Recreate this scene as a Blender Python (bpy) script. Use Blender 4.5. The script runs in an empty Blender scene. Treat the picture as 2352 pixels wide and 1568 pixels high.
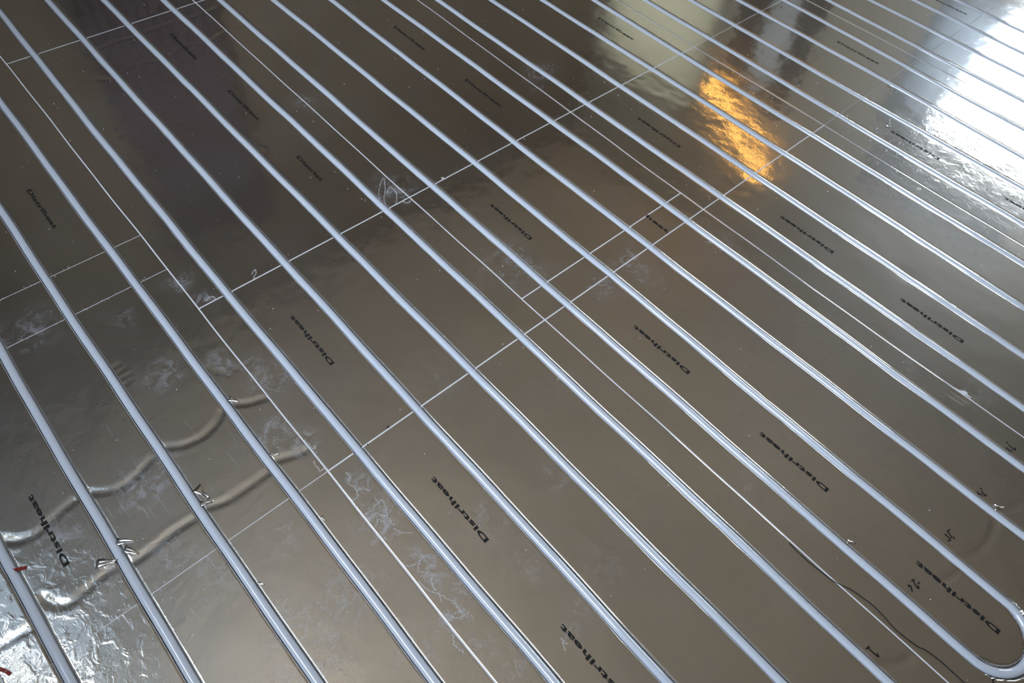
import bpy, bmesh, math, random
import numpy as np
from mathutils import Matrix, Vector

S = bpy.context.scene
COL = S.collection
rnd = random.Random(7)

# ------------------------------------------------------------------ camera, world, lights, exposure
cd = bpy.data.cameras.new('camera'); cam = bpy.data.objects.new('camera', cd); COL.objects.link(cam)
cd.sensor_width = 36.0; cd.lens = 24.046; cd.clip_start = 0.02
cam.matrix_world = Matrix(((0.66665581, -0.63356238, 0.39264327, 0.0),
                           (0.74226528, 0.51630438, -0.42716747, 0.35018879),
                           (0.0679138, 0.57621914, 0.81446867, 1.27683959),
                           (0, 0, 0, 1)))
S.camera = cam
cd.dof.use_dof = True; cd.dof.focus_distance = 1.40; cd.dof.aperture_fstop = 4.8

S.view_settings.view_transform = 'Standard'; S.view_settings.look = 'None'
S.view_settings.gamma = 1.0; S.view_settings.exposure = 0.0; S.view_settings.use_curve_mapping = False

S.cycles.max_bounces = 8; S.cycles.diffuse_bounces = 4; S.cycles.glossy_bounces = 4; S.cycles.transparent_max_bounces = 8

W = bpy.data.worlds.new('overcast_sky'); S.world = W; W.use_nodes = True
SKY_COL = (0.74, 0.86, 1.0, 1); SKY_STR = 23.0
bg = W.node_tree.nodes['Background']; bg.inputs[1].default_value = SKY_STR
_n = W.node_tree.nodes; _l = W.node_tree.links
_tc = _n.new('ShaderNodeTexCoord'); _sx = _n.new('ShaderNodeSeparateXYZ'); _mr = _n.new('ShaderNodeMapRange'); _mx = _n.new('ShaderNodeMix'); _mx.data_type = 'RGBA'
_mr.inputs['From Min'].default_value = -0.03; _mr.inputs['From Max'].default_value = 0.08
_l.new(_tc.outputs['Generated'], _sx.inputs[0]); _l.new(_sx.outputs['Z'], _mr.inputs['Value']); _l.new(_mr.outputs[0], _mx.inputs['Factor'])
_mx.inputs[6].default_value = (0.17, 0.165, 0.15, 1); _mx.inputs[7].default_value = SKY_COL      # ground below, overcast sky above
_l.new(_mx.outputs[2], bg.inputs[0])

# room shell numbers (metres)
WX0, WX1, WY0, WY1, CEIL = -4.2, 2.2, -0.70, 5.6, 3.8
SLAB_Z = -0.0305
# window openings: wall, u0, u1, z0, z1
WIN = {'south': [(-2.4, -1.75, 1.6, 3.3), (-1.65, -0.05, 1.5, 3.3)], 'north': [(-4.05, -2.85, 0.5, 2.75), (-1.25, 0.35, 0.85, 1.72)]}  # first north opening is added, unseen, to backlight the beige blind

def portal(name, loc, size, rot):
    l = bpy.data.lights.new(name, 'AREA'); l.shape = 'RECTANGLE'; l.size, l.size_y = size
    l.cycles.is_portal = True
    o = bpy.data.objects.new(name, l); COL.objects.link(o); o.location = loc; o.rotation_euler = rot
for u0, u1, z0, z1 in WIN['south']:
    portal('window_daylight', ((u0+u1)/2, WY0-0.13, (z0+z1)/2), (u1-u0, z1-z0), (math.radians(90), 0, 0))
for u0, u1, z0, z1 in WIN['north']:
    portal('window_daylight', ((u0+u1)/2, WY1+0.13, (z0+z1)/2), (u1-u0, z1-z0), (math.radians(-90), 0, 0))

CEIL_COL = (0.74, 0.635, 0.515)
LAMP_E = 6.0
LAMP = [(-2.72, 5.47, 2.22), (-1.88, 5.47, 2.78)]

# ------------------------------------------------------------------ survey of the floor, in metres
WARP = {0:[[-0.857,-0.0002],[-0.784,0.0012],[-0.711,0.0026],[-0.638,0.004],[-0.565,0.0054]],1:[[-1.287,0.003],[-1.074,0.0014],[-0.861,0.0009],[-0.648,0.0014],[-0.435,0.003]],2:[[-1.637,0.0013],[-1.304,-0.0007],[-0.97,-0.0012],[-0.637,-0.0002],[-0.304,0.0023]],3:[[-2.146,0.0025],[-1.653,-0.0003],[-1.16,-0.0016],[-0.666,-0.0012],[-0.173,0.0007]],4:[[-2.566,0.0119],[-1.935,0.002],[-1.303,-0.003],[-0.672,-0.003],[-0.041,0.002]],5:[[-2.588,0.0044],[-1.918,0.0006],[-1.249,-0.0015],[-0.579,-0.0018],[0.09,-0.0004]],6:[[-2.484,-0.0035],[-1.807,-0.0037],[-1.131,-0.0031],[-0.454,-0.0016],[0.223,0.0008]],7:[[-2.383,-0.0011],[-1.7,-0.0021],[-1.016,-0.0029],[-0.333,-0.0036],[0.351,-0.004]],8:[[-2.28,-0.0025],[-1.671,-0.0022],[-1.061,-0.0019],[-0.451,-0.0017],[0.159,-0.0015]],9:[[-2.181,-0.0093],[-1.628,-0.0032],[-1.074,-0.0003],[-0.521,-0.0005],[0.033,-0.0039]],10:[[-2.072,-0.002],[-1.456,-0.002],[-0.839,-0.0011],[-0.223,0.0007],[0.393,0.0032]],11:[[-1.971,-0.0055],[-1.396,-0.0005],[-0.822,0.0024],[-0.248,0.0032],[0.326,0.0019]],12:[[-1.866,-0.0038],[-1.334,-0.0004],[-0.802,0.002],[-0.27,0.0033],[0.261,0.0038]],13:[[-1.757,0.0024],[-1.269,0.0031],[-0.781,0.0033],[-0.292,0.0031],[0.196,0.0025]],14:[[-1.654,0.0013],[-1.208,0.0059],[-0.762,0.0078],[-0.316,0.0069],[0.13,0.0033]],15:[[-1.545,0.0084],[-1.143,0.0029],[-0.741,0.0006],[-0.339,0.0013],[0.063,0.0052]],16:[[-1.434,0.012],[-1.077,0.0116],[-0.719,0.0072],[-0.362,0.0056],[-0.004,0.007]],17:[[-1.339,0.0059],[-1.022,0.0037],[-0.705,0.0032],[-0.387,0.0044],[-0.07,0.0073]],18:[[-1.236,0.0055],[-0.96,0.0085],[-0.684,0.0086],[-0.409,0.0058],[-0.133,0.0002]],19:[[-1.124,0.0051],[-0.892,0.0014],[-0.66,-0.0019],[-0.428,-0.0049],[-0.195,-0.0074]],20:[[-1.025,-0.0015],[-0.835,-0.0022],[-0.644,-0.003],[-0.454,-0.0038],[-0.263,-0.0045]],21:[[-0.933,-0.0081],[-0.782,-0.0071],[-0.631,-0.0061],[-0.48,-0.0051],[-0.329,-0.0041]],22:[[-0.824,-0.0097],[-0.716,-0.0097],[-0.608,-0.0097],[-0.5,-0.0097],[-0.392,-0.0097]],23:[[-0.726,-0.012],[-0.658,-0.012],[-0.591,-0.012],[-0.524,-0.012],[-0.457,-0.012]],23.5:[[-0.668,-0.0038],[-0.624,-0.0038],[-0.58,-0.0038],[-0.536,-0.0038],[-0.493,-0.0038]],3.5:[[-2.314,0.0031],[-1.763,0.0007],[-1.211,-0.0005],[-0.659,-0.0006],[-0.108,0.0004]],7.5:[[-2.313,-0.0017],[-1.629,-0.0033],[-0.945,-0.0034],[-0.26,-0.0019],[0.424,0.0012]],11.5:[[-1.918,0.012],[-1.365,0.0063],[-0.812,-0.0025],[-0.259,-0.004],[0.295,0.0018]],15.5:[[-1.499,-0.0003],[-1.125,-0.0014],[-0.751,-0.0023],[-0.376,-0.0032],[-0.002,-0.0039]],19.5:[[-1.083,0.0017],[-0.87,0.0022],[-0.658,0.0027],[-0.446,0.0032],[-0.233,0.0037]]}
ARCS_DEEP = [[[-0.8639,0.4327],[-0.85,0.4174],[-0.8376,0.3795],[-0.8445,0.3365],[-0.8634,0.3095]],[[-0.8682,0.4566],[-0.8492,0.4828],[-0.8368,0.5193]],[[-0.8655,0.1606],[-0.8422,0.1895],[-0.836,0.223],[-0.8463,0.257],[-0.8557,0.279]],[[-0.702,0.3049],[-0.6947,0.3161],[-0.6848,0.3466],[-0.6837,0.389],[-0.6857,0.4374]],[[-0.699,0.4608],[-0.6881,0.4856],[-0.6795,0.5151]],[[-0.6918,0.1591],[-0.6858,0.1708],[-0.6875,0.2016],[-0.6926,0.2457],[-0.6905,0.2815]],[[-0.7269,0.0236],[-0.7026,0.0339],[-0.6881,0.0561],[-0.6936,0.0914],[-0.6983,0.1242],[-0.6932,0.1455]],[[-0.8718,0.01],[-0.8567,0.024],[-0.848,0.0464],[-0.8479,0.0716],[-0.8607,0.1078],[-0.8647,0.1334]],[[-0.6984,-0.0696],[-0.6941,-0.0576],[-0.6923,-0.0306],[-0.6886,-0.0096]]]
ARCS_FAINT = [[[-2.2406,0.5295],[-2.2379,0.581],[-2.2478,0.631],[-2.2444,0.6935],[-2.235,0.7498]],[[-2.2357,0.7768],[-2.2438,0.8263],[-2.2334,0.8908]],[[-2.244,0.9182],[-2.2448,0.9644],[-2.2433,1.0191],[-2.2372,1.0862],[-2.2451,1.1672]],[[-2.1007,0.5447],[-2.0828,0.586],[-2.0739,0.6154],[-2.0916,0.6474],[-2.0964,0.691],[-2.0629,0.7369]],[[-2.087,0.7776],[-2.1004,0.8197],[-2.0837,0.862],[-2.0709,0.8875]],[[-2.0811,0.9244],[-2.1035,0.9695],[-2.0968,1.0035],[-2.0753,1.0419]],[[-2.0827,1.0606],[-2.1033,1.1211],[-2.0696,1.1993]],[[-2.0884,1.2258],[-2.1033,1.2727],[-2.0778,1.3322]],[[-2.0869,1.3659],[-2.102,1.4207],[-2.084,1.471]],[[0.3244,1.3533],[0.3345,1.3663],[0.3498,1.4106],[0.3481,1.4533],[0.3414,1.4816]],[[0.3223,1.0573],[0.3436,1.0827],[0.3533,1.1123]],[[0.3281,1.5101],[0.3449,1.527],[0.3581,1.5541]]]
DENTS = [[[-1.9834,0.8385],[-1.9748,0.8612],[-1.9659,0.8771]],[[-1.9434,0.7928],[-1.9387,0.8169],[-1.9411,0.842]],[[-1.8754,0.8191],[-1.867,0.8373],[-1.8688,0.8556]],[[-1.8564,0.7837],[-1.8458,0.798],[-1.8446,0.813]],[[-1.8415,0.6512],[-1.8401,0.6751],[-1.8499,0.7069]],[[-1.8015,0.6455],[-1.8038,0.6672],[-1.8056,0.6865]],[[-1.7478,0.7856],[-1.7291,0.798],[-1.7252,0.8063]],[[-1.7048,0.8113],[-1.6977,0.8271]],[[-1.8898,0.9483],[-1.8906,0.9767],[-1.897,1.0014]],[[-1.9158,0.8658],[-1.9014,0.8855]],[[-1.5554,0.9135],[-1.5333,0.9275]],[[-0.1515,2.2268],[-0.1348,2.1994]],[[-0.1434,2.2317],[-0.1203,2.1966]],[[-0.1321,2.2353],[-0.1067,2.1979]],[[-0.1224,2.2421],[-0.0964,2.2057]],[[-0.1145,2.2523],[-0.0885,2.2157]],[[-0.1296,2.1793],[-0.1041,2.1801],[-0.0868,2.1969]],[[-0.1369,1.949],[-0.1153,1.924]],[[-0.1326,1.9687],[-0.1095,1.9407]],[[-0.1252,1.9828],[-0.1052,1.9602]],[[-1.1,0.3071],[-1.1045,0.3278]],[[-1.0836,0.3063],[-1.0887,0.3348]],[[-1.0658,0.3058],[-1.0675,0.3328]],[[-1.0501,0.3081],[-1.0521,0.3276]],[[-0.9771,0.4655],[-0.9506,0.4715]],[[-0.9605,0.4768],[-0.9342,0.4879]],[[-0.964,0.4991],[-0.9345,0.5085]],[[0.1287,1.6996],[0.1601,1.7015]],[[0.1326,1.7133],[0.1665,1.7145]],[[0.1336,1.7329],[0.1676,1.7339]],[[0.1142,1.7279],[0.1523,1.728]],[[-0.6499,1.4671],[-0.6287,1.4572]],[[-0.2902,2.0821],[-0.2615,2.0916]],[[-0.1773,1.3745],[-0.0915,1.3379],[-0.0476,1.3078]],[[0.3472,1.3537],[0.3334,1.2994],[0.3223,1.2679]],[[-1.662,1.6861],[-1.6403,1.6814]],[[-1.5173,1.863],[-1.5064,1.8827]]]
INK = {'17':[[[0.27508,1.68032],[0.27556,1.68355],[0.27656,1.68634]],[[0.27922,1.68048],[0.28686,1.68005],[0.29497,1.67918],[0.29562,1.68205],[0.29412,1.68396],[0.29173,1.68427]],[[0.27894,1.67114],[0.28155,1.66897],[0.28546,1.66889],[0.28951,1.66848],[0.29083,1.67267]]],'14':[[[0.28576,1.52988],[0.28722,1.53208],[0.28877,1.53343]],[[0.28975,1.52878],[0.29397,1.52653],[0.2993,1.52322],[0.30177,1.52327],[0.3017,1.52605],[0.29957,1.52593]],[[0.28462,1.51984],[0.28705,1.51741],[0.29067,1.51448],[0.29083,1.51803],[0.29333,1.52001],[0.2957,1.51898],[0.29756,1.5164]]],'15':[[[0.28643,1.39562],[0.28555,1.39191],[0.28424,1.38726],[0.28678,1.38712],[0.29163,1.38483],[0.29807,1.38179]],[[0.29735,1.38622],[0.30075,1.38492],[0.30102,1.38259]],[[0.28354,1.37846],[0.28735,1.37762],[0.29054,1.37738],[0.29396,1.37787],[0.29604,1.37678],[0.29659,1.37392]],[[0.29404,1.36876],[0.29586,1.37176],[0.29868,1.37461]],[[0.28636,1.37955],[0.28826,1.37824]]],'16':[[[0.28848,1.24696],[0.28509,1.23923]],[[0.28704,1.24261],[0.29331,1.23872],[0.30141,1.23594]],[[0.29782,1.23952],[0.30095,1.23982],[0.30198,1.23549]],[[0.28823,1.22842],[0.28546,1.22743],[0.28796,1.2259],[0.28924,1.22958],[0.29247,1.2267],[0.2968,1.22182]],[[0.29716,1.24986],[0.29685,1.24282]]],'1':[[[0.29352,1.07182],[0.2915,1.06214]],[[0.29238,1.06719],[0.30291,1.06709],[0.31412,1.06821],[0.30889,1.07209]]],'6':[[[0.47328,1.19613],[0.47271,1.1926],[0.47383,1.18927],[0.47569,1.18909],[0.47656,1.19008]]],'tick':[[[-0.61884,0.67201],[-0.61511,0.67224]],[[-0.61885,0.67569],[-0.61485,0.67573]],[[-0.61209,0.61878],[-0.60951,0.61982]]]}
WIRE = [[0.0859,1.1189],[0.1046,1.117],[0.1347,1.1172],[0.1536,1.1187],[0.1722,1.1202],[0.1882,1.1226],[0.1982,1.1267],[0.2165,1.1343],[0.2362,1.1377],[0.2597,1.1407],[0.2838,1.1389],[0.3096,1.135],[0.3347,1.1365],[0.355,1.1396],[0.3653,1.1447],[0.3936,1.1484],[0.4191,1.1483],[0.4419,1.1477],[0.4607,1.1481]]
DUST = [[-0.476,0.55,0.037,0.9],[-0.554,0.554,0.025,0.9],[-0.447,0.545,0.033,1.0],[-0.338,0.564,0.036,1.0],[-0.309,0.556,0.024,0.6],[-0.238,0.539,0.031,1.0],[-0.262,0.574,0.02,0.7],[-0.383,0.418,0.069,0.45],[-0.378,0.452,0.039,0.5],[-0.403,0.333,0.06,0.5],[-0.34,0.319,0.066,0.6],[-0.807,0.241,0.048,0.8],[-0.815,0.289,0.033,0.7],[-0.659,0.221,0.038,0.8],[-0.811,0.08,0.038,0.9],[-0.971,0.482,0.037,0.5],[-0.753,0.48,0.039,0.7],[-0.872,0.55,0.046,0.5],[-1.234,0.525,0.029,0.6],[-1.15,0.546,0.024,0.7],[-0.692,0.523,0.026,0.9],[-1.183,1.097,0.052,0.6],[-1.347,1.788,0.042,0.6],[-1.292,1.727,0.028,0.5],[-0.609,1.422,0.04,0.6],[-0.598,1.298,0.033,0.5],[-0.506,1.65,0.047,0.35],[-0.334,0.704,0.042,0.35],[-0.218,0.722,0.049,0.3],[-0.115,0.817,0.05,0.15],[-0.241,0.464,0.045,0.4],[-0.177,0.538,0.038,0.4],[-0.106,0.566,0.038,0.4],[-0.081,0.68,0.019,0.5],[-0.092,0.724,0.024,0.4],[-1.31,0.212,0.054,0.5],[-1.644,1.121,0.038,0.35],[-1.607,1.12,0.025,0.3],[-0.306,0.877,0.045,0.25],[-1.217,0.383,0.037,0.3],[-0.924,0.539,0.028,0.6],[-1.019,0.388,0.045,0.4],[0.16,1.746,0.048,0.3],[0.022,1.711,0.065,0.2],[-0.566,2.341,0.043,0.3],[0.312,1.287,0.035,0.15],[-0.79,1.182,0.077,0.35],[-0.054,1.145,0.037,0.2],[-0.635,0.837,0.057,0.15],[-0.44,1.021,0.058,0.12],[-0.561,0.385,0.04,0.35],[-0.675,0.109,0.044,0.5],[-0.562,0.263,0.053,0.35],[-0.549,1.405,0.044,0.3]]
STRINGS = [[[-0.5872,0.5512],[-0.574,0.5525],[-0.5653,0.5415],[-0.5496,0.546],[-0.5309,0.5402],[-0.53,0.5275],[-0.5137,0.5263]],[[-0.542,0.5479],[-0.538,0.5583],[-0.5246,0.5643]],[[-0.4922,0.5314],[-0.4913,0.5459],[-0.4949,0.5688],[-0.4823,0.57],[-0.4619,0.5603],[-0.446,0.5589]],[[-0.4753,0.5246],[-0.4802,0.5481],[-0.4672,0.554],[-0.4622,0.5626]],[[-0.494,0.563],[-0.5103,0.5644]],[[-0.4541,0.5496],[-0.4655,0.5427],[-0.4593,0.5302]],[[-0.3695,0.5275],[-0.3585,0.5341],[-0.3539,0.5456],[-0.3519,0.5541],[-0.3418,0.5414],[-0.3309,0.548]],[[-0.3519,0.5541],[-0.3543,0.5661],[-0.3503,0.5783]],[[-0.3138,0.5497],[-0.3021,0.5455],[-0.2934,0.5437],[-0.3138,0.5497],[-0.3174,0.5576]],[[-0.3262,0.5294],[-0.3011,0.5348],[-0.2892,0.5404],[-0.2742,0.5484],[-0.2581,0.5555],[-0.2432,0.5554],[-0.2307,0.5551]],[[-0.2879,0.5443],[-0.272,0.5417]],[[-0.2395,0.5404],[-0.2365,0.5529],[-0.2269,0.555],[-0.2299,0.5425],[-0.2403,0.5361]],[[-1.1612,1.0442],[-1.2035,1.0703],[-1.238,1.1092],[-1.2067,1.0938],[-1.1749,1.0666],[-1.1529,1.0549]],[[-1.1841,1.0817],[-1.1996,1.1029],[-1.1769,1.1047],[-1.154,1.0935],[-1.1382,1.0791]],[[-1.1343,1.0974],[-1.1234,1.1034],[-1.1238,1.1137]],[[-1.1472,0.5501],[-1.1523,0.5581],[-1.1473,0.5663],[-1.1373,0.5664],[-1.1381,0.5614]],[[-1.1391,0.6653],[-1.1539,0.6795],[-1.1618,0.6806],[-1.1541,0.6682]],[[-0.2152,0.5207],[-0.2027,0.5134],[-0.19,0.5118],[-0.1798,0.5161]],[[-0.0814,0.6577],[-0.0636,0.651]],[[-0.0854,0.6585],[-0.0686,0.6614]],[[-0.4331,0.5545],[-0.4203,0.5603],[-0.4057,0.5748]],[[-0.6482,0.5154],[-0.624,0.5149],[-0.6225,0.5239]],[[-0.7003,0.5282],[-0.6726,0.5309],[-0.6739,0.5369]]]
SCRATCH = [[[-0.8321,0.0055],[-0.7988,0.055]],[[-0.7612,0.2156],[-0.7578,0.2393]],[[-0.7919,1.1914],[-0.7482,1.2939]],[[-0.748,1.2327],[-0.7304,1.2689]],[[-0.3008,0.3798],[-0.2863,0.3786]],[[-0.3051,0.3961],[-0.2834,0.3945]],[[-0.8385,0.099],[-0.82,0.131]],[[-0.1278,2.0531],[-0.097,2.0671]],[[-0.9715,0.1029],[-0.9198,0.0952]],[[-1.0985,0.2245],[-1.0458,0.2075]],[[-1.0797,0.239],[-1.0361,0.2271]],[[-1.0195,0.4226],[-0.9707,0.4127]],[[-1.1833,0.3679],[-1.1443,0.36]],[[-0.8447,0.0665],[-0.8002,0.057]],[[-0.1178,2.1944],[-0.1041,2.1801]],[[-0.7795,0.0453],[-0.7422,0.042]],[[-0.0226,0.9117],[-0.0065,0.9181]]]
FLAKES = [[-0.8728,0.4641,8],[-0.7111,0.4553,6],[-0.726,0.3103,12],[-0.7037,0.3298,8],[-0.7293,0.164,12],[-0.7067,0.1659,10],[-0.7152,0.1378,12],[0.3343,1.5131,9],[0.1665,1.2155,6],[-0.5356,0.4645,4],[-0.5049,0.3143,4],[-1.1408,1.2416,6],[-0.5887,2.7069,7],[-0.4826,2.488,6]]
P = 0.15   # groove spacing

# ------------------------------------------------------------------ materials
def new_mat(name):
    m = bpy.data.materials.new(name); m.use_nodes = True
    nt = m.node_tree; b = nt.nodes['Principled BSDF']
    return m, nt, b
def plain(name, col, rough=0.6, metal=0.0, noise=0.0, nscale=8.0):
    m, nt, b = new_mat(name)
    b.inputs['Base Color'].default_value = (*col, 1); b.inputs['Roughness'].default_value = rough; b.inputs['Metallic'].default_value = metal
    if noise:
        tc = nt.nodes.new('ShaderNodeTexCoord'); n = nt.nodes.new('ShaderNodeTexNoise'); n.inputs['Scale'].default_value = nscale; n.inputs['Detail'].default_value = 5
        r = nt.nodes.new('ShaderNodeValToRGB')
        r.color_ramp.elements[0].color = (*[c*(1-noise) for c in col], 1); r.color_ramp.elements[1].color = (*[min(1, c*(1+noise)) for c in col], 1)
        r.color_ramp.elements[0].position = 0.3; r.color_ramp.elements[1].position = 0.7
        nt.links.new(tc.outputs['Object'], n.inputs['Vector']); nt.links.new(n.outputs['Fac'], r.inputs[0]); nt.links.new(r.outputs[0], b.inputs['Base Color'])
    return m

def math_node(nt, op, a, b=None, c=None, clamp=False):
    n = nt.nodes.new('ShaderNodeMath'); n.operation = op; n.use_clamp = clamp
    for i, v in enumerate((a, b, c)):
        if v is None: continue
        if hasattr(v, 'links') or hasattr(v, 'is_output'): nt.links.new(v, n.inputs[i])
        else: n.inputs[i].default_value = v
    return n.outputs[0]

def foil_material():
    m, nt, b = new_mat('aluminium_foil')
    L = nt.links
    g = nt.nodes.new('ShaderNodeNewGeometry')
    pos = g.outputs['Position']
    def noise(scale, detail=3.0, rough=0.5, dist=0.0, stretch=None, rot=0.0):
        n = nt.nodes.new('ShaderNodeTexNoise'); n.inputs['Scale'].default_value = scale
        n.inputs['Detail'].default_value = detail; n.inputs['Roughness'].default_value = rough; n.inputs['Distortion'].default_value = dist
        if stretch:
            mp = nt.nodes.new('ShaderNodeMapping'); mp.inputs['Scale'].default_value = stretch; mp.inputs['Rotation'].default_value = (0, 0, rot)
            L.new(pos, mp.inputs['Vector']); L.new(mp.outputs[0], n.inputs['Vector'])
        else: L.new(pos, n.inputs['Vector'])
        return n.outputs['Fac']
    def attr(name):
        a = nt.nodes.new('ShaderNodeAttribute'); a.attribute_name = name; return a.outputs['Fac']
    def ramp(v, a, b2):
        mr = nt.nodes.new('ShaderNodeMapRange'); mr.interpolation_type = 'SMOOTHSTEP'
        mr.inputs['From Min'].default_value = a; mr.inputs['From Max'].default_value = b2; L.new(v, mr.inputs['Value']); return mr.outputs[0]
    crumple = attr('crumple'); dust = attr('dust')
    # broad undulation, crumples where handled, fine grain everywhere
    h1 = math_node(nt, 'MULTIPLY', noise(9.0, 2), 0.0016)
    h2 = math_node(nt, 'MULTIPLY', math_node(nt, 'MULTIPLY', ramp(noise(38.0, 3, 0.5, 0.8), 0.42, 0.70), crumple), 0.0003)
    h2b = math_node(nt, 'MULTIPLY', math_node(nt, 'MULTIPLY', noise(150.0, 4, 0.6, 1.5, (0.35, 1, 1)), crumple), 0.00008)
    h3 = math_node(nt, 'MULTIPLY', noise(190.0, 2, 0.5), FOIL['grain'])
    h4 = math_node(nt, 'MULTIPLY', ramp(noise(42.0, 3, 0.6), 0.62, 0.75), 0.00012)
    h = math_node(nt, 'ADD', math_node(nt, 'ADD', h1, h2), math_node(nt, 'ADD', math_node(nt, 'ADD', h2b, h4), h3))
    bp = nt.nodes.new('ShaderNodeBump'); bp.inputs['Distance'].default_value = 1.0; bp.inputs['Strength'].default_value = 1.0
    L.new(h, bp.inputs['Height'])
    b.inputs['Metallic'].default_value = 1.0; b.inputs['Base Color'].default_value = (0.73, 0.695, 0.645, 1)
    b.inputs['Roughness'].default_value = FOIL['rough']; L.new(bp.outputs[0], b.inputs['Normal'])
    g2 = nt.nodes.new('ShaderNodeBsdfAnisotropic'); g2.inputs['Color'].default_value = (0.73, 0.695, 0.645, 1); g2.inputs['Roughness'].default_value = FOIL['rough2']
    L.new(bp.outputs[0], g2.inputs['Normal'])
    mx = nt.nodes.new('ShaderNodeMixShader'); mx.inputs[0].default_value = FOIL['mix']; L.new(b.outputs[0], mx.inputs[1]); L.new(g2.outputs[0], mx.inputs[2])
    g3 = nt.nodes.new('ShaderNodeBsdfAnisotropic'); g3.inputs['Color'].default_value = (0.73, 0.695, 0.645, 1); g3.inputs['Roughness'].default_value = FOIL['rough3']
    L.new(bp.outputs[0], g3.inputs['Normal'])
    mxh = nt.nodes.new('ShaderNodeMixShader'); mxh.inputs[0].default_value = FOIL['mix3']; L.new(mx.outputs[0], mxh.inputs[1]); L.new(g3.outputs[0], mxh.inputs[2]); mx = mxh
    # settled dust and smears
    cloud = ramp(noise(28.0, 7, 0.68, 1.2), 0.42, 0.72)
    wisps = ramp(noise(90.0, 6, 0.7, 2.5, (1, 0.45, 1), 0.7), 0.56, 0.68)
    dd = math_node(nt, 'MULTIPLY', math_node(nt, 'ADD', math_node(nt, 'MULTIPLY', cloud, 0.75), math_node(nt, 'MULTIPLY', wisps, 0.45)), dust)
    veil = math_node(nt, 'MULTIPLY', ramp(noise(5.5, 5, 0.6), 0.35, 0.75), 0.02)
    s1 = ramp(noise(60.0, 2, 0.5, 0.3, (0.12, 3.2, 1), 0.45), 0.69, 0.72)
    s2 = ramp(noise(60.0, 2, 0.5, 0.3, (0.12, 3.2, 1), 1.9), 0.69, 0.72)
    scr = math_node(nt, 'MULTIPLY', math_node(nt, 'MAXIMUM', s1, s2), math_node(nt, 'MULTIPLY', crumple, 0.4))
    tot = math_node(nt, 'ADD', math_node(nt, 'ADD', dd, veil), scr, clamp=True)
    df = nt.nodes.new('ShaderNodeBsdfDiffuse'); df.inputs['Color'].default_value = (0.52, 0.53, 0.58, 1)
    mx2 = nt.nodes.new('ShaderNodeMixShader'); L.new(math_node(nt, 'MULTIPLY', tot, 0.95), mx2.inputs[0]); L.new(mx.outputs[0], mx2.inputs[1]); L.new(df.outputs[0], mx2.inputs[2])
    out = nt.nodes['Material Output']; L.new(mx2.outputs[0], out.inputs['Surface'])
    return m
FOIL = dict(rough=0.12, rough2=0.05, mix=0.45, rough3=0.5, mix3=0.19, grain=0.00007)
M_FOIL = foil_material()

def foam_material():
    m, nt, b = new_mat('white_foam')
    b.inputs['Base Color'].default_value = (0.80, 0.79, 0.84, 1); b.inputs['Roughness'].default_value = 0.85
    v = nt.nodes.new('ShaderNodeTexVoronoi'); v.inputs['Scale'].default_value = 400
    g = nt.nodes.new('ShaderNodeNewGeometry'); nt.links.new(g.outputs['Position'], v.inputs['Vector'])
    bp = nt.nodes.new('ShaderNodeBump'); bp.inputs['Distance'].default_value = 0.0004; nt.links.new(v.outputs['Distance'], bp.inputs['Height']); nt.links.new(bp.outputs[0], b.inputs['Normal'])
    return m
M_FOAM = foam_material()

def pipe_material():
    m, nt, b = new_mat('white_plastic_pipe')
    b.inputs['Base Color'].default_value = (0.62, 0.67, 0.77, 1); b.inputs['Roughness'].default_value = 0.5
    b.inputs['Coat IOR'].default_value = 1.7; b.inputs['Coat Weight'].default_value = 1.0; b.inputs['Coat Roughness'].default_value = 0.06
    n = nt.nodes.new('ShaderNodeTexNoise'); n.inputs['Scale'].default_value = 60; n.inputs['Detail'].default_value = 3
    g = nt.nodes.new('ShaderNodeNewGeometry'); nt.links.new(g.outputs['Position'], n.inputs['Vector'])
    bp = nt.nodes.new('ShaderNodeBump'); bp.inputs['Distance'].default_value = 0.0001; nt.links.new(n.outputs['Fac'], bp.inputs['Height']); nt.links.new(bp.outputs[0], b.inputs['Normal'])
    return m
M_PIPE = pipe_material()
M_INK = plain('black_print', (0.006, 0.0055, 0.005), 0.8)
M_MARKER = plain('black_marker', (0.006, 0.005, 0.004), 0.8)
M_PIPEINK = plain('grey_pipe_print', (0.28, 0.30, 0.36), 0.4)
M_WIRE = plain('black_wire', (0.006, 0.005, 0.004), 0.7)
M_FLUFF = plain('white_foam_dust', (0.72, 0.72, 0.75), 0.9)
M_FLAKE = plain('torn_foil', (0.88, 0.88, 0.9), 0.22, 1.0)
M_TAPE = plain('red_tape', (0.22, 0.02, 0.012), 0.35)
M_SLAB = plain('concrete', (0.25, 0.24, 0.23), 0.9, 0, 0.2, 6)

# ------------------------------------------------------------------ mesh helpers
def link(name, me, mat, parent=None, smooth=False):
    o = bpy.data.objects.new(name, me); COL.objects.link(o)
    if mat: me.materials.append(mat)
    if smooth: me.polygons.foreach_set('use_smooth', [True]*len(me.polygons))
    if parent: o.parent = parent; o.matrix_parent_inverse = parent.matrix_world.inverted()
    return o
def tag(o, label=None, cat=None, group=None, kind=None):
    if label: o['label'] = label
    if cat: o['category'] = cat
    if group: o['group'] = group
    if kind: o['kind'] = kind
    return o
def empty(name, loc):
    o = bpy.data.objects.new(name, None); COL.objects.link(o); o.location = loc; o.empty_display_size = 0.05
    o.matrix_world = Matrix.Translation(loc); return o
def mesh(name, v, f):
    me = bpy.data.meshes.new(name); me.from_pydata([tuple(q) for q in v], [], f); me.update(); return me

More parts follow.
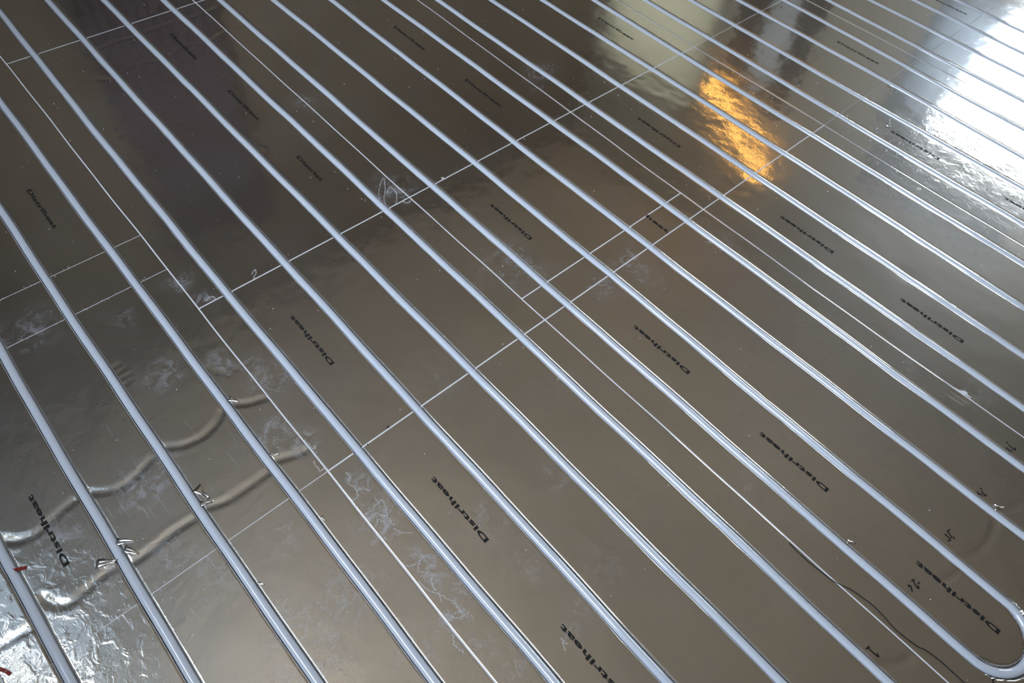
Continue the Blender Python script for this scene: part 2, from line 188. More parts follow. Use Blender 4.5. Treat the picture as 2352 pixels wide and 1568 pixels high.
def box_mesh(boxes):
    v = []; f = []
    for x0, x1, y0, y1, z0, z1 in boxes:
        n = len(v)
        v += [(x0,y0,z0),(x1,y0,z0),(x1,y1,z0),(x0,y1,z0),(x0,y0,z1),(x1,y0,z1),(x1,y1,z1),(x0,y1,z1)]
        f += [tuple(n+i for i in q) for q in ((3,2,1,0),(4,5,6,7),(0,1,5,4),(1,2,6,5),(2,3,7,6),(3,0,4,7))]
    return v, f

def tube(path, r, sides=16, caps=True):
    """Closed tube round a polyline; r may be one radius or a list."""
    path = [Vector(p) for p in path]; v = []; f = []
    up = Vector((0, 0, 1))
    for i, p in enumerate(path):
        t = (path[min(i+1, len(path)-1)] - path[max(i-1, 0)]).normalized()
        a = t.cross(up); a = a.normalized() if a.length > 1e-4 else Vector((1, 0, 0)); b = a.cross(t)
        rr = r[i] if isinstance(r, (list, tuple)) else r
        for k in range(sides):
            q = 2*math.pi*k/sides; v.append(p + (a*math.cos(q) + b*math.sin(q))*rr)
    for i in range(len(path)-1):
        for k in range(sides):
            a0 = i*sides+k; a1 = i*sides+(k+1) % sides; f.append((a0, a1, a1+sides, a0+sides))
    if caps:
        f.append(tuple(range(sides))[::-1]); f.append(tuple((len(path)-1)*sides+k for k in range(sides)))
    return v, f

def catmull(pts, n=6):
    p = [pts[0]]+list(pts)+[pts[-1]]; out = []
    for i in range(1, len(p)-2):
        a, b, c, d = (np.array(p[j], float) for j in (i-1, i, i+1, i+2))
        for k in range(n):
            t = k/n; out.append(0.5*((2*b)+(-a+c)*t+(2*a-5*b+4*c-d)*t*t+(-a+3*b-3*c+d)*t**3))
    out.append(np.array(p[-2], float)); return out

# ------------------------------------------------------------------ grooves and channels
WX = {k: (np.array([q[0] for q in v][::1]), np.array([q[1] for q in v])) for k, v in WARP.items()}
def warp(k, x):
    """Small real drift of groove / joint k (metres) along its run."""
    x = np.asarray(x, float)
    if k not in WX: return x*0.0
    xs, ws = WX[k]; o = np.argsort(xs)
    return np.interp(x, xs[o], ws[o]) + 0.0006*np.sin(x*9+k*2.1) + 0.0004*np.sin(x*23+k)
BEND_X, BEND_R = 0.43, 0.075
def bend_path(n=24):
    y8, y9 = 8*P+float(warp(8, BEND_X)), 9*P+float(warp(9, BEND_X)); cy = (y8+y9)/2; r = (y9-y8)/2
    return [(BEND_X+r*math.cos(a), cy+r*math.sin(a)) for a in np.linspace(-math.pi/2, math.pi/2, n)]

def seg_dist(X, Y, line):
    d = np.full(X.shape, 9.0)
    for (ax, ay), (bx, by) in zip(line[:-1], line[1:]):
        vx, vy = bx-ax, by-ay; l2 = vx*vx+vy*vy+1e-12
        t = np.clip(((X-ax)*vx+(Y-ay)*vy)/l2, 0, 1)
        d = np.minimum(d, np.hypot(X-ax-t*vx, Y-ay-t*vy))
    return d
def sstep(a, b, x):
    t = np.clip((x-a)/(b-a), 0, 1); return t*t*(3-2*t)
DEEP = [[tuple(q) for q in catmull(a, 4)] for a in ARCS_DEEP]
FAINT = [[tuple(q) for q in catmull(a, 4)] for a in ARCS_FAINT]
BEND = bend_path()
def relief(X, Y, bend):
    Z = np.zeros(X.shape)
    def near(l, m=0.04):
        xs = [q[0] for q in l]; ys = [q[1] for q in l]
        return (X.min() < max(xs)+m and X.max() > min(xs)-m and Y.min() < max(ys)+m and Y.max() > min(ys)-m)
    for l in DEEP:
        if near(l):
            d = seg_dist(X, Y, l); Z -= 0.0016*(1-sstep(0.002, 0.0105, d)); Z += 0.0002*np.exp(-((d-0.0145)/0.003)**2)
    for l in FAINT:
        if near(l): Z -= 0.0009*(1-sstep(0.002, 0.011, seg_dist(X, Y, l)))
    for l in DENTS:
        if near(l): Z -= 0.0010*(1-sstep(0.0, 0.006, seg_dist(X, Y, l)))
    if bend and near(BEND):
        Z -= 0.0170*(1-sstep(0.0093, 0.0114, seg_dist(X, Y, BEND)))
    return Z
HW = 0.0095
GROOVE = [(-HW-.0050, 0), (-HW-.0028, 0), (-HW-.0021, -.0002), (-HW-.0006, -.0011), (-HW, -.0022), (-HW+.0003, -.0045), (-.0082, -.0112), (-.0052, -.0150), (0, -.0165)]
GROOVE = GROOVE + [(-a, z) for a, z in GROOVE[:-1]][::-1]

def cross_section(y0, y1, grooves, step, edge):
    """(nominal y, z, groove index) across one panel strip."""
    cs = []
    if edge > 0: cs += [(y0, -edge, None), (y0+0.0007, -edge*0.3, None), (y0+0.0016, 0, None), (y0+0.0032, 0, None)]
    else: cs += [(y0, 0, None)]
    last = cs[-1][0]
    def fill(a, b):
        n = max(1, int(round((b-a)/step))); return [(a+(b-a)*i/n, 0, None) for i in range(1, n)]
    for k in grooves:
        c = k*P; cs += fill(last, c+GROOVE[0][0]); cs += [(c+t, z, k) for t, z in GROOVE]; last = c+GROOVE[-1][0]
    e = ([(y1-0.0032, 0, None), (y1-0.0016, 0, None), (y1-0.0007, -edge*0.3, None), (y1, -edge, None)] if edge > 0 else [(y1, 0, None)])
    cs += fill(last, e[0][0]) + e
    return cs

def x_list(x0, x1, step, fine=None):
    xs = [x0]; x = x0
    while x < x1-1e-6:
        s = step
        if fine and fine[0]-0.01 < x < fine[1]: s = fine[2]
        x = min(x1, x+s); xs.append(x)
    return np.array(xs)

def strip_grid(xs, cs, zoff, bend, lipnoise, kb0, kb1):
    X = np.repeat(xs[:, None], len(cs), 1); Y = np.zeros_like(X); Z = np.zeros_like(X)
    ylo, yhi = cs[0][0], cs[-1][0]
    ks = [c for c in cs if c[2] is not None]
    w0, w1 = warp(kb0, xs), warp(kb1, xs)
    rs = np.random.RandomState(int(abs(xs[0])*1000+ylo*777) % 99999)
    for j, (y, z, k) in enumerate(cs):
        if k is not None: w = warp(k, xs)
        else:                       # between joints and grooves: blend to the nearest neighbours
            a = [(c[0], c[2]) for c in ks if c[0] < y]; b = [(c[0], c[2]) for c in ks if c[0] > y]
            ya, wa = (a[-1][0], warp(a[-1][1], xs)) if a else (ylo, w0)
            yb, wb = (b[0][0], warp(b[0][1], xs)) if b else (yhi, w1)
            t = (y-ya)/max(yb-ya, 1e-6); w = wa*(1-t)+wb*t
        Y[:, j] = y+w
        zz = np.full(len(xs), z)
        if k is not None and z < 0 and abs(z) < 0.006 and lipnoise:
            nz = np.interp(xs, np.arange(xs[0]-.1, xs[-1]+.1, 0.033), rs.normal(0, 1, len(np.arange(xs[0]-.1, xs[-1]+.1, 0.033))))
            Y[:, j] += 0.00014*nz; zz += 0.00009*nz
        if k in (8, 9) and bend and z < 0:      # the straight groove stops at the return bend
            zz = np.where(xs > BEND_X+0.004, 0.0, zz)
        Z[:, j] = zz
    Z += zoff
    if zoff < 0: Z -= np.array([0.0014 if (c[2] is not None and c[1] < 0) else 0.0 for c in cs])[None, :]
    R = relief(X, Y, bend)
    flat = np.array([1.0 if (c[2] is None or c[1] > -0.001) else 0.25 for c in cs])
    deep = np.minimum(0, R)
    if bend:
        isg = np.array([c[2] in (8, 9) and c[1] < 0 for c in cs])
        Z = np.where(isg[None, :], np.minimum(Z, R+zoff), Z+R)
    else: Z = Z+R*flat[None, :]
    return X, Y, Z

def solid_grid(X, Y, Z, zb):
    n, m = X.shape; v = np.stack([X, Y, Z], 2).reshape(-1, 3); idx = np.arange(n*m).reshape(n, m)
    f = np.stack([idx[:-1, :-1], idx[1:, :-1], idx[1:, 1:], idx[:-1, 1:]], 2).reshape(-1, 4).tolist()
    if zb is None: return v, f
    ring = list(idx[:, 0]) + list(idx[-1, 1:]) + list(idx[-2::-1, -1]) + list(idx[0, -2:0:-1])
    vb = v[ring].copy(); vb[:, 2] = zb; o = len(v); v = np.vstack([v, vb]); r = len(ring)
    for i in range(r): j = (i+1) % r; f.append((int(ring[i]), o+i, o+j, int(ring[j])))
    f.append(tuple(o+i for i in range(r)))
    return v, f

# ------------------------------------------------------------------ lettering
_font_cache = {}
def text_mesh(body, width, height, bold=0.035):
    key = (body, width, height, bold)
    if key in _font_cache: return _font_cache[key]
    c = bpy.data.curves.new('lettering', 'FONT'); c.body = body; c.size = 1; c.offset = bold; c.resolution_u = 4; c.space_character = 1.06
    o = bpy.data.objects.new('lettering_tmp', c); COL.objects.link(o)
    bpy.context.view_layer.update()
    me = bpy.data.meshes.new_from_object(o.evaluated_get(bpy.context.evaluated_depsgraph_get()))
    bpy.data.objects.remove(o); bpy.data.curves.remove(c)
    co = np.array([v.co[:] for v in me.vertices]); mn, mxx = co.min(0), co.max(0)
    co[:, 0] = (co[:, 0]-(mn[0]+mxx[0])/2)*width/(mxx[0]-mn[0]); co[:, 1] = (co[:, 1]-(mn[1]+mxx[1])/2)*height/(mxx[1]-mn[1])
    me.vertices.foreach_set('co', co.ravel()); me.update()
    _font_cache[key] = me; return me
def ribbon(pts, w, z):
    pts = catmull(pts, 4); v = []; f = []
    for i, p in enumerate(pts):
        a = pts[max(0, i-1)]; b = pts[min(len(pts)-1, i+1)]; t = np.array(b)-np.array(a); t = t/(np.hypot(*t)+1e-9); n = np.array((-t[1], t[0]))*w/2
        v += [(p[0]+n[0], p[1]+n[1], z), (p[0]-n[0], p[1]-n[1], z)]
        if i: q = 2*i; f.append((q-2, q-1, q+1, q))
    return v, f

# ------------------------------------------------------------------ insulation panels
UP, DN = 0.0, math.pi
BRAND = 'Distriheat'
# rows of panels: first groove index -> [(x0, x1, label, texts, inks)], x in groove units
L0, L1, L2, L3, M1, M2, RE = -15.408, -7.579, -4.628, -4.086, -9.533, -8.600, 3.74
NAMES = {'w': 'silver foil faced insulation panel '}
ROWS = {
 -4: [(-12.0, L3, 'crumpled corner of foil panel below the darkest pipe at bottom left', [], [])],
 0: [(-17.4, M1, 'dark silver foil panel at the left edge with black lettering beside the leftmost upper pipes', [(-1.660, .3795, UP, .171, BRAND)], []),
     (M1, M2, 'narrow cut strip of silver foil panel at left edge between two close cross joints', [], []),
     (M2, L3, 'crumpled silver foil panel with curved covered channels and upside-down lettering at lower left', [(-.841, .076, DN, .172, BRAND)], []),
     (L3, RE, 'wrinkled bluish silver foil panel in the bottom left corner below the diagonal cross joint', [], [])],
 4: [(-23.2, L0, 'dark silver foil panel in the top left corner beyond the first cross joint', [], []),
     (L0, L1, 'long dark foil panel at upper left with three upright letterings and faint curves', [(-2.103, .976, UP, .168, BRAND), (-1.737, .9755, UP, .170, BRAND), (-1.390, .9775, UP, .122, 'Distriat')], []),
     (L1, L3, 'plain silver foil panel left of centre with one upside-down lettering between white joints', [(-.9045, .673, DN, .170, BRAND)], ['tick']),
     (L3, RE, 'foil panel at bottom centre with handwritten one and two upside-down letterings', [(-.385, .6735, DN, .169, BRAND), (-.015, .6735, DN, .170, BRAND)], ['1'])],
 8: [(-23.2, L0, 'small piece of silver foil panel at the top edge above the first cross joint', [], []),
     (L0, L1, 'silver foil panel at top centre with lettering printed twice, cut off by the top edge', [(-2.105, 1.571, UP, .168, BRAND), (-1.736, 1.5725, UP, .165, BRAND), (-1.367, 1.576, UP, .169, BRAND)], []),
     (L1, L2, 'short silver foil panel in the picture centre with one upside-down lettering', [(-.904, 1.273, DN, .160, BRAND)], []),
     (L2, L3, 'narrow cut strip of foil panel showing only the end of the lettering', [(-.6555, 1.578, UP, .078, 'heat')], []),
     (L3, RE, 'large silver foil panel at lower right with the pipe bend and a handwritten number sixteen', [(-.381, 1.2735, DN, .171, BRAND), (-.0115, 1.2735, DN, .173, BRAND), (.359, 1.280, DN, .171, BRAND)], ['16', '15', '6'])],
 12: [(L0, L1, 'silver foil panel at the top edge reflecting a pale beige wall', [(-1.372, 2.183, UP, .167, BRAND)], []),
     (L1, L3, 'silver foil panel with an amber lamp reflection and one upside-down lettering', [(-.9085, 1.873, DN, .169, BRAND)], []),
     (L3, RE, 'foil panel at right edge with handwritten fourteen and two small inverted letterings', [(-.377, 1.8705, DN, .170, BRAND), (-.0065, 1.8695, DN, .171, BRAND)], ['14', '17'])],
 16: [(L0, L1, 'silver foil panel at the top edge left of the dark figure reflection', [], []),
     (L1, L3, 'silver foil panel at upper right with a dark reflection and upright lettering', [(-.768, 2.778, UP, .166, BRAND)], []),
     (L3, RE, 'silver foil panel at right edge lit by the window reflection, with specks and scuffs', [(-.382, 2.4725, DN, .166, BRAND), (-.006, 2.469, DN, .170, BRAND)], [])],
 20: [(-12.0, L3, 'grey silver foil panel at the top right edge before the dark cross joint', [(-.735, 3.369, UP, .168, BRAND)], []),
     (L3, RE, 'brightest silver foil panel at top right mirroring the window', [], [])],
 24: [(-8.0, RE, 'dull grey foil panel in the extreme top right corner behind the last joint', [], [])],
}
DUSTA = np.array(DUST)
def build_panel(k0, x0u, x1u, label, texts, inks):
    x0, x1 = x0u*P, x1u*P; yb0, yb1 = (k0-.5)*P, (k0+3.5)*P
    kb0 = k0-.5; kb1 = k0+3.5
    grooves = [k for k in range(k0, k0+4) if k in WX]
    root = empty('insulation_panel', ((x0+x1)/2, (yb0+yb1)/2, SLAB_Z))
    tag(root, label, 'insulation panel', 'foil faced insulation panels across the floor')
    bend = (k0 == 8 and x1u == RE)
    near = k0 <= 8 and x1 > -1.3
    dense = any(min(q[0] for q in l) < x1 and max(q[0] for q in l) > x0 and min(q[1] for q in l) < yb1 and max(q[1] for q in l) > yb0 for l in DEEP+FAINT)
    sx = 0.006 if dense else (0.012 if near else 0.02); sy = 0.005 if dense else (0.011 if near else 0.018)
    fine = (0.40, 0.54, 0.0022) if bend else None
    if bend: sy = 0.0035
    ix = 0.0017 if x1u-x0u > 0.1 else 0.001
    if k0 == 0: ix = 0.0009
    if k0 >= 16: ix = 0.0009
    iy = 0.0013
    xs = x_list(x0+ix, x1-ix, sx, fine); cs = cross_section(yb0+iy, yb1-iy, grooves, sy, 0.0005)
    X, Y, Z = strip_grid(xs, cs, 0.0, bend, True, kb0, kb1)
    v, f = solid_grid(X, Y, Z, None); me = mesh('foil_facing', v, f)
    co = v
    dust = np.zeros(len(co))
    for cx, cy, r, s in DUSTA: dust = np.maximum(dust, s*np.exp(-(((co[:, 0]-cx)**2+(co[:, 1]-cy)**2)/(r*r))))
    crum = 0.06+0.95*np.exp(-((co[:, 0]+0.62)**2/0.20**2+(co[:, 1]-0.02)**2/0.17**2)) + 0.35*np.exp(-((co[:, 0]+0.75)**2+(co[:, 1]-0.2)**2)/0.30**2) \
        + 0.55*np.exp(-((co[:, 0]+0.25)**2+(co[:, 1]-2.55)**2)/0.26**2) + 0.22*np.exp(-((co[:, 0]+0.75)**2+(co[:, 1]-2.1)**2)/0.22**2)
    for nm, arr in (('dust', dust), ('crumple', np.clip(crum, 0, 1))):
        a = me.attributes.new(nm, 'FLOAT', 'POINT'); a.data.foreach_set('value', arr.astype(np.float32))
    link('foil_facing', me, M_FOIL, root, True)
    # foam body, a touch larger than its foil so the white edge shows in the joints
    e = 0.0016 if (k0 >= 16 and x0u == L3) else 0.0001
    xs = x_list(x0+e, x1-e, sx, fine); cs = cross_section(yb0+e, yb1-e, grooves, sy, 0)
    X, Y, Z = strip_grid(xs, cs, -0.0004, bend, False, kb0, kb1)
    v, f = solid_grid(X, Y, Z, SLAB_Z+0.0005); link('foam_core', mesh('foam_core', v, f), M_FOAM, root)
    for tx, ty, rot, wd, body in texts:
        me = text_mesh(body, wd, 0.0108); o = bpy.data.objects.new('printed_lettering', me); COL.objects.link(o)
        if not me.materials: me.materials.append(M_INK)
        o.parent = root; o.matrix_parent_inverse = root.matrix_world.inverted(); o.location = (tx, ty, 0.0003); o.rotation_euler = (0, 0, rot)
    for key, strokes in [(key, [s]) for key in inks if key == 'tick' for s in INK[key]] + [(key, INK[key]) for key in inks if key != 'tick']:
        v = []; f = []
        for s in strokes:
            a, b = ribbon(s, 0.0024 if key != '1' else 0.0026, 0.0003); n = len(v); v += a; f += [tuple(i+n for i in q) for q in b]
        o = link('handwritten_mark' if key == 'tick' else 'handwritten_number', mesh('ink', v, f), M_MARKER, root)
    return root
for k0, lst in ROWS.items():
    for a in lst: build_panel(k0, *a)

# ------------------------------------------------------------------ pipes
PR, PZ = 0.0083, -0.0057
ORD = ['leftmost, its lower end', '', '', '']
LEFT = {0: -2.6, 1: -3.47, 2: -3.47, 3: -2.305, 4: -2.305, 5: -1.79}
def pipe_range(k):
    return (LEFT[k//4]+0.004, 0.558)
def run(k, xa, xb):
    xs = np.arange(xa, xb+1e-6, 0.02); w = warp(k, xs)
    return [(x, k*P+wy, PZ+0.0003*math.sin(x*7+k*1.7)+0.0002*math.sin(x*19+k)) for x, wy in zip(xs, w)]
words = ['first', 'second', 'third', 'fourth', 'fifth', 'sixth', 'seventh', 'eighth', 'ninth', 'tenth', 'eleventh', 'twelfth', 'thirteenth', 'fourteenth', 'fifteenth', 'sixteenth', 'seventeenth', 'eighteenth', 'nineteenth', 'twentieth', 'twenty-first', 'twenty-second', 'twenty-third', 'twenty-fourth']
DESC = {0: 'darkest grey heating pipe run, cutting the bottom left corner through crumpled foil',
 1: 'pale heating pipe run passing the torn foil flakes, next to the bottom left corner pipe',
 2: 'pale heating pipe run crossing four covered channel curves, third from the bottom left corner',
 3: 'pale heating pipe run entering at left edge quarter way down, fourth from bottom left corner',
 4: 'pale heating pipe run starting in the top left corner, fifth from bottom left',
 5: 'pale blue heating pipe run left of the lettering at bottom centre, sixth from bottom left',
 6: 'pale heating pipe run right of the lettering at bottom centre, seventh from bottom left',
 7: 'pale heating pipe run beside the handwritten number one, eighth from bottom left',
 8: 'pale heating pipe hairpin whose bend shows in the bottom right corner',
 10: 'pale heating pipe run with the handwritten fourteen above it, eleventh from bottom left',
 11: 'pale heating pipe run, twelfth from bottom left, first one above the third long joint'}
for k in range(0, 24):
    if k == 9: continue
    if k == 8:
        path = run(8, -3.466, BEND_X) + [(x, y, PZ) for x, y in BEND[1:-1]] + run(9, -3.466, BEND_X)[::-1]
    else: path = run(k, *pipe_range(k))
    v, f = tube(path, PR, 20)
    o = link('heating_pipe', mesh('heating_pipe', v, f), M_PIPE, None, True)
    lab = DESC.get(k) or 'pale plastic heating pipe run, %s counted from the bottom left corner' % words[k]
    tag(o, lab, 'pipe', 'heating pipe runs pressed into the floor grooves')
    if k in (8, 9, 10, 7):        # faint maker's print along the crown of some pipes
        vv = []; ff = []
        for sx0 in np.arange(-1.2, 0.3, 0.0047):
            if rnd.random() < 0.45 or (math.sin(sx0*8+k) < -0.1): continue
            y = k*P+float(warp(k, sx0))+0.0018; z = PZ+PR+0.0002+0.0003*math.sin(sx0*7+k*1.7)+0.0002*math.sin(sx0*19+k)
            n = len(vv); hgt = rnd.choice((.0008, .0013, .0018)); wd = rnd.choice((.0008, .0015, .0022))
            vv += [(sx0, y-hgt/2, z), (sx0+wd, y-hgt/2, z), (sx0+wd, y+hgt/2, z), (sx0, y+hgt/2, z)]; ff.append((n, n+1, n+2, n+3))
        link('printed_marking', mesh('printed_marking', vv, ff), M_PIPEINK, o)['kind'] = 'stuff'

# ------------------------------------------------------------------ loose things lying on the foil
wp = [(q[0], q[1], 0.0011) for q in catmull(WIRE, 6)]
v, f = tube(wp, 0.00065, 8); tag(link('wire', mesh('wire', v, f), M_WIRE, None, True), 'thin black wire lying loose along the white joint at lower right', 'wire')

vv = []; ff = []
for s in STRINGS:
    for rep in range(2):
        pts = catmull(s, 7); px = rnd.random()*9
        p3 = [(q[0]+0.0016*math.sin(i*1.3+px)+rnd.uniform(-.0012, .0012), q[1]+0.0016*math.cos(i*1.7+px)+rnd.uniform(-.0012, .0012), 0.0012+0.0006*math.sin(i)) for i, q in enumerate(pts)]
        a, b = tube(p3, [rnd.uniform(.00012, .00034) for _ in p3], 5); n = len(vv); vv += a; ff += [tuple(i+n for i in q) for q in b]
tag(link('foam_lint', mesh('foam_lint', vv, ff), M_FLUFF), 'stringy white foam dust and hairs strewn along the joints', 'lint', kind='stuff')

def blob(c, r, rs, seg=(5, 4), squash=0.6):
    v = []; f = []; m, n = seg
    v.append((c[0], c[1], c[2]+r*squash))
    for i in range(1, n):
        for j in range(m):
            a = math.pi*i/n; q = 2*math.pi*j/m; k = rs.uniform(.75, 1.25)
            v.append((c[0]+r*k*math.sin(a)*math.cos(q), c[1]+r*k*math.sin(a)*math.sin(q), c[2]+r*squash*math.cos(a)))
    v.append((c[0], c[1], c[2]-r*squash)); e = len(v)-1
    for j in range(m): f.append((0, 1+j, 1+(j+1) % m)); f.append((e, e-1-j, e-1-((j+1) % m)))
    for i in range(n-2):
        for j in range(m): a0 = 1+i*m+j; a1 = 1+i*m+(j+1) % m; f.append((a0, a0+m, a1+m, a1))
    return v, f
vv = []; ff = []; rs = random.Random(3)
def crumb(x, y, r):
    for k in range(24):
        if abs(y-k*P-float(warp(k, x))) < 0.0145: return
    a, b = blob((x, y, r*0.6+0.0003), r, rs); n = len(vv); vv.extend(a); ff.extend(tuple(i+n for i in q) for q in b)
for _ in range(900):
    x = rs.uniform(-2.4, 0.5); y = rs.uniform(-0.05, 3.5); crumb(x, y, rs.choice((.0005, .0006, .0008, .0012)))
for _ in range(70): crumb(rs.gauss(-0.36, .12), rs.gauss(2.45, .14), rs.uniform(.0012, .0030))
for _ in range(60): crumb(rs.gauss(-0.58, .12), rs.gauss(0.08, .08), rs.uniform(.0006, .0017))
for k, x0 in ((2, 0), (3, 0)):
    pass
for xx in (M1*P, M2*P):
    for _ in range(40): crumb(xx+rs.gauss(0, .004), rs.uniform(-.05, .5), rs.uniform(.0005, .0011))
tag(link('foam_crumbs', mesh('foam_crumbs', vv, ff), M_FLUFF, None, True), 'tiny white foam crumbs sprinkled over the foil panels', 'crumbs', kind='stuff')

# torn foil flaps standing up where covered channels meet the grooves
FLAB = ['at the end of the upper short channel beside the fourth pipe', 'beside the fourth pipe below the first torn flap', 'left of the third pipe at the double channel', 'right of the third pipe, long and bright', 'right of the second pipe above the bottom left wrinkles', 'right of the second pipe, standing on edge', 'left of the second pipe, white triangle', 'near the handwritten fourteen at the right edge', 'on the pipe groove edge above the handwritten sixteen', 'small curl on the fourth pipe groove above bottom left', 'small curl on the fourth pipe groove near bottom edge', 'on the white cross joint above the centre', 'white splinter at the upper right dark joint', 'white splinter next to the window reflection joint']
rs = random.Random(11)
for i, (x, y, s) in enumerate(FLAKES):
    n = 7; v = []; f = []; L = s*0.0015; ang = rs.uniform(0, 6.28)
    k = round(y/P); side = 1 if y > k*P+float(warp(min(max(k, 0), 23), x)) else -1
    if abs(y-k*P) < 0.03: y = k*P+float(warp(min(max(k, 0), 23), x))+side*(0.0135+L*0.4)
    for a in range(n):
        t = a/(n-1)
        for b in range(4):
            u = (b/3-.5); wv = L*0.45*(1-0.8*t)*(0.7+0.6*rs.random())
            lx = (t-.5)*L*2; ly = u*2*wv; lz = 0.0006+L*0.35*abs(u)**1.3*(1+math.sin(t*7+i))*.5+rs.uniform(0, .0006)
            v.append((x+lx*math.cos(ang*0.2)-ly*math.sin(ang*0.2), y+lx*math.sin(ang*0.2)+ly*math.cos(ang*0.2), lz))
    for a in range(n-1):
        for b in range(3): q = a*4+b; f.append((q, q+4, q+5, q+1))
    o = link('torn_foil', mesh('torn_foil', v, f), M_FLAKE, None, True)
    sm = o.modifiers.new('thickness', 'SOLIDIFY'); sm.thickness = 0.0002
    tag(o, 'bright torn foil flap ' + FLAB[i], 'torn foil', 'torn foil flaps')

# red tape scraps in the bottom left corner
for (x, y, a, lab) in ((-.6500, -.0660, .5, 'dark red tape scrap in the extreme bottom left corner'), (-.8010, .0120, 1.1, 'small dark red tape scrap at the left edge beside the corner pipe')):
    v, f = ribbon([(x-.012*math.cos(a), y-.012*math.sin(a)), (x, y+.001), (x+.012*math.cos(a), y+.012*math.sin(a))], 0.006, 0.0012)
    v2 = [(q[0], q[1], q[2]+0.0006*math.sin(i)) for i, q in enumerate(v)]
    o = link('tape_scrap', mesh('tape_scrap', v2, f), M_TAPE); sm = o.modifiers.new('thickness', 'SOLIDIFY'); sm.thickness = 0.0003
    tag(o, lab, 'tape')

# ------------------------------------------------------------------ the room
def struct(name, boxes, m):
    v, f = box_mesh(boxes); o = link(name, mesh(name, v, f), m); o['kind'] = 'structure'; return o
M_CEIL = plain('brown_ceiling', CEIL_COL, 0.9, 0, 0.12, 1.2)
M_WALL = plain('beige_plaster', (0.25, 0.23, 0.18), 0.9, 0, 0.08, 2.0)
M_NWALL = plain('cream_plaster', (0.42, 0.38, 0.29), 0.9, 0, 0.08, 2.0)
M_DWALL = plain('brown_wall', (0.21, 0.165, 0.115), 0.9, 0, 0.15, 1.5)
M_FRAME = plain('white_frame', (0.7, 0.7, 0.7), 0.4)
M_DOOR = plain('dark_wood', (0.05, 0.035, 0.025), 0.5, 0, 0.3, 5)
T = 0.25
def wall_with_windows(name, axis, pos, a0, a1, openings, m, sign):
    b = []; cuts = sorted(openings); prev = a0
    def add(u0, u1, z0, z1):
        lo, hi = sorted((pos, pos+sign*T))
        b.append((u0, u1, lo, hi, z0, z1) if axis == 'y' else (lo, hi, u0, u1, z0, z1))
    for u0, u1, z0, z1 in cuts:
        add(prev, u0, SLAB_Z, CEIL); add(u0, u1, SLAB_Z, z0); add(u0, u1, z1, CEIL); prev = u1
    add(prev, a1, SLAB_Z, CEIL); return struct(name, b, m)
struct('floor', [(WX0-T, WX1+T, WY0-T, WY1+T, SLAB_Z-.15, SLAB_Z)], M_SLAB)
struct('ceiling', [(WX0-T, WX1+T, WY0-T, WY1+T, CEIL, CEIL+.2)], M_CEIL)
wall_with_windows('wall_south', 'y', WY0, WX0, WX1, WIN['south'], M_WALL, -1)
wall_with_windows('wall_north', 'y', WY1, WX0, WX1, WIN['north'], M_NWALL, 1)
wall_with_windows('wall_west', 'x', WX0, WY0-T, WY1+T, [], M_DWALL, -1)
wall_with_windows('wall_east', 'x', WX1, WY0-T, WY1+T, [], M_DWALL, 1)
# glass
gm, nt, b = new_mat('window_glass'); tr = nt.nodes.new('ShaderNodeBsdfTransparent'); gl = nt.nodes.new('ShaderNodeBsdfGlossy'); gl.inputs['Roughness'].default_value = 0.02
fr = nt.nodes.new('ShaderNodeLayerWeight'); fr.inputs['Blend'].default_value = 0.5; mx = nt.nodes.new('ShaderNodeMixShader')
nt.links.new(math_node(nt, 'ADD', math_node(nt, 'MULTIPLY', math_node(nt, 'POWER', fr.outputs['Facing'], 5.0), 0.6), 0.04), mx.inputs[0]); nt.links.new(tr.outputs[0], mx.inputs[1]); nt.links.new(gl.outputs[0], mx.inputs[2]); nt.links.new(mx.outputs[0], nt.nodes['Material Output'].inputs['Surface'])
wi = 1
for wall, lst in WIN.items():
    for u0, u1, z0, z1 in lst:
        y = WY0-0.1 if wall == 'south' else WY1+0.1; fw = 0.05; um = (u0+u1)/2
        fb = [(u0, u0+fw, y-.03, y+.03, z0, z1), (u1-fw, u1, y-.03, y+.03, z0, z1), (u0+fw, u1-fw, y-.03, y+.03, z0, z0+fw), (u0+fw, u1-fw, y-.03, y+.03, z1-fw, z1)]
        o = struct('window_%d' % wi, fb, M_FRAME); wi += 1  # includes the added north window behind the beige blind
        v, f = box_mesh([(u0+fw, u1-fw, y-.003, y+.003, z0+fw, z1-fw)]); link('pane', mesh('pane', v, f), gm, o)
# dark door beside the far window, with its handle
d = struct('door_1', [(-2.68, -2.0, WY1-.06, WY1-.005, SLAB_Z, 2.25)], M_DOOR)
v, f = tube([(-2.0, WY1-.11, 1.0), (-2.12, WY1-.11, 1.0)], .01, 10); link('door_handle', mesh('door_handle', v, f), M_FRAME, d, True)
# pale work jacket hanging by the door
nx, nz = 12, 16; v = []; f = []
for i in range(nz):
    for j in range(nx):
        a = 2*math.pi*j/nx; t = i/(nz-1); r = 0.13+0.05*math.sin(t*3)+0.02*math.sin(a*4+t*5)
        v.append((-2.25+0.7*r*math.cos(a), WY1-.16+0.07*math.sin(a), 2.0-0.85*t))
for i in range(nz-1):
    for j in range(nx): f.append((i*nx+j, i*nx+(j+1) % nx, (i+1)*nx+(j+1) % nx, (i+1)*nx+j))
f.append(tuple(range(nx))); f.append(tuple((nz-1)*nx+j for j in range(nx))[::-1])
tag(link('work_jacket', mesh('work_jacket', v, f), plain('grey_cloth', (.62, .66, .66), .9, 0, .3, 9), None, True), 'pale grey work jacket hanging on the dark door, seen only as a reflection', 'jacket')
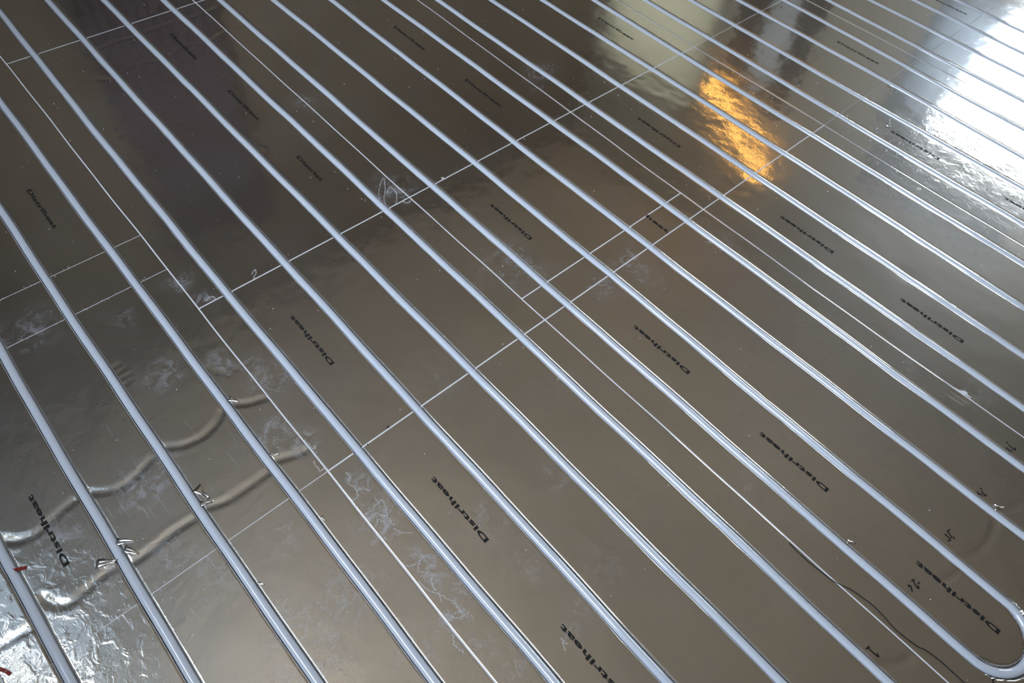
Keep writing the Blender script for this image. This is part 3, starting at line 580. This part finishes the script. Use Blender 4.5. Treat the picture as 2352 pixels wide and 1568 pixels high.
# purple brown curtain on the far left wall
v = []; f = []; n = 60
for i in range(n):
    y = 1.05+0.75*i/(n-1); x = WX0+0.09+0.03*math.sin(i*1.1)
    v += [(x, y, 0.35), (x, y, 2.75)]
    if i: q = 2*i; f.append((q-2, q, q+1, q-1))
o = link('curtain', mesh('curtain', v, f), plain('plum_cloth', (.15, .105, .115), .9), None, True); sm = o.modifiers.new('thickness', 'SOLIDIFY'); sm.thickness = .004
tag(o, 'plum coloured curtain on the left wall, seen only as a dull reflection', 'curtain')
# amber lamp over the door
lm, nt, b = new_mat('amber_lamp_glass'); b.inputs['Base Color'].default_value = (.9, .5, .1, 1); b.inputs['Emission Color'].default_value = (1.0, 0.50, 0.10, 1); b.inputs['Emission Strength'].default_value = LAMP_E
lr = empty('wall_lamp', (-2.25, WY1-.1, 2.5)); tag(lr, 'slanting amber tube lamp on the far wall, seen only as an orange reflection', 'lamp')
v, f = tube(LAMP, .028, 14); link('lamp_glass', mesh('lamp_glass', v, f), lm, lr, True)
a, b2 = Vector(LAMP[0]), Vector(LAMP[-1]); dv = (b2-a).normalized()
for q, s in ((a, -1), (b2, 1)):
    v, f = tube([q+dv*s*.002, q+dv*s*.06], .033, 14); link('lamp_cap', mesh('lamp_cap', v, f), M_FRAME, lr, True)

# added unseen blinds: grey ones dim two windows, beige one makes a pale reflection
def added_blind_mat(name, col):
  bm_, nt, b = new_mat(name); tl = nt.nodes.new('ShaderNodeBsdfTranslucent'); tl.inputs['Color'].default_value = col
  tp = nt.nodes.new('ShaderNodeBsdfTransparent'); mx = nt.nodes.new('ShaderNodeMixShader'); mx.inputs[0].default_value = 0.004
  nt.links.new(tl.outputs[0], mx.inputs[1]); nt.links.new(tp.outputs[0], mx.inputs[2]); nt.links.new(mx.outputs[0], nt.nodes['Material Output'].inputs['Surface'])
  return bm_
for x0, x1, y, z0, z1, bmat, lab in ((-2.44, -1.71, WY0+.04, 1.55, 3.33, added_blind_mat('added_grey_blind', (.22, .245, .27, 1)), 'added sheer grey blind dimming the narrow window behind the camera, seen only as reflection'),
                               (-1.30, -0.90, WY1-.04, .78, 1.85, added_blind_mat('added_grey_blind', (.22, .245, .27, 1)), 'added sheer grey blind dimming the left edge of the far window, seen only as reflection'),
    (-4.1, -2.8, WY1-.04, .45, 2.8, added_blind_mat('added_beige_blind', (.25, .24, .20, 1)), 'added beige blind giving the far end a pale glow, seen only as a reflection')):
    v, f = box_mesh([(x0, x1, y-.0006, y+.0006, z0, z1)]); r_ = empty('added_blind', ((x0+x1)/2, y, z1)); tag(r_, lab, 'blind')
    link('added_blind_cloth', mesh('added_blind_cloth', v, f), bmat, r_)
    v, f = tube([(x0, y, z1+.02), (x1, y, z1+.02)], .018, 12); link('roller', mesh('roller', v, f), M_FRAME, r_, True)

struct('trim_1', [(-1.15, -0.05, WY1-.18, WY1-.005, 1.93, 2.22)], plain('dark_shutter_box', (.06, .06, .07), .7))
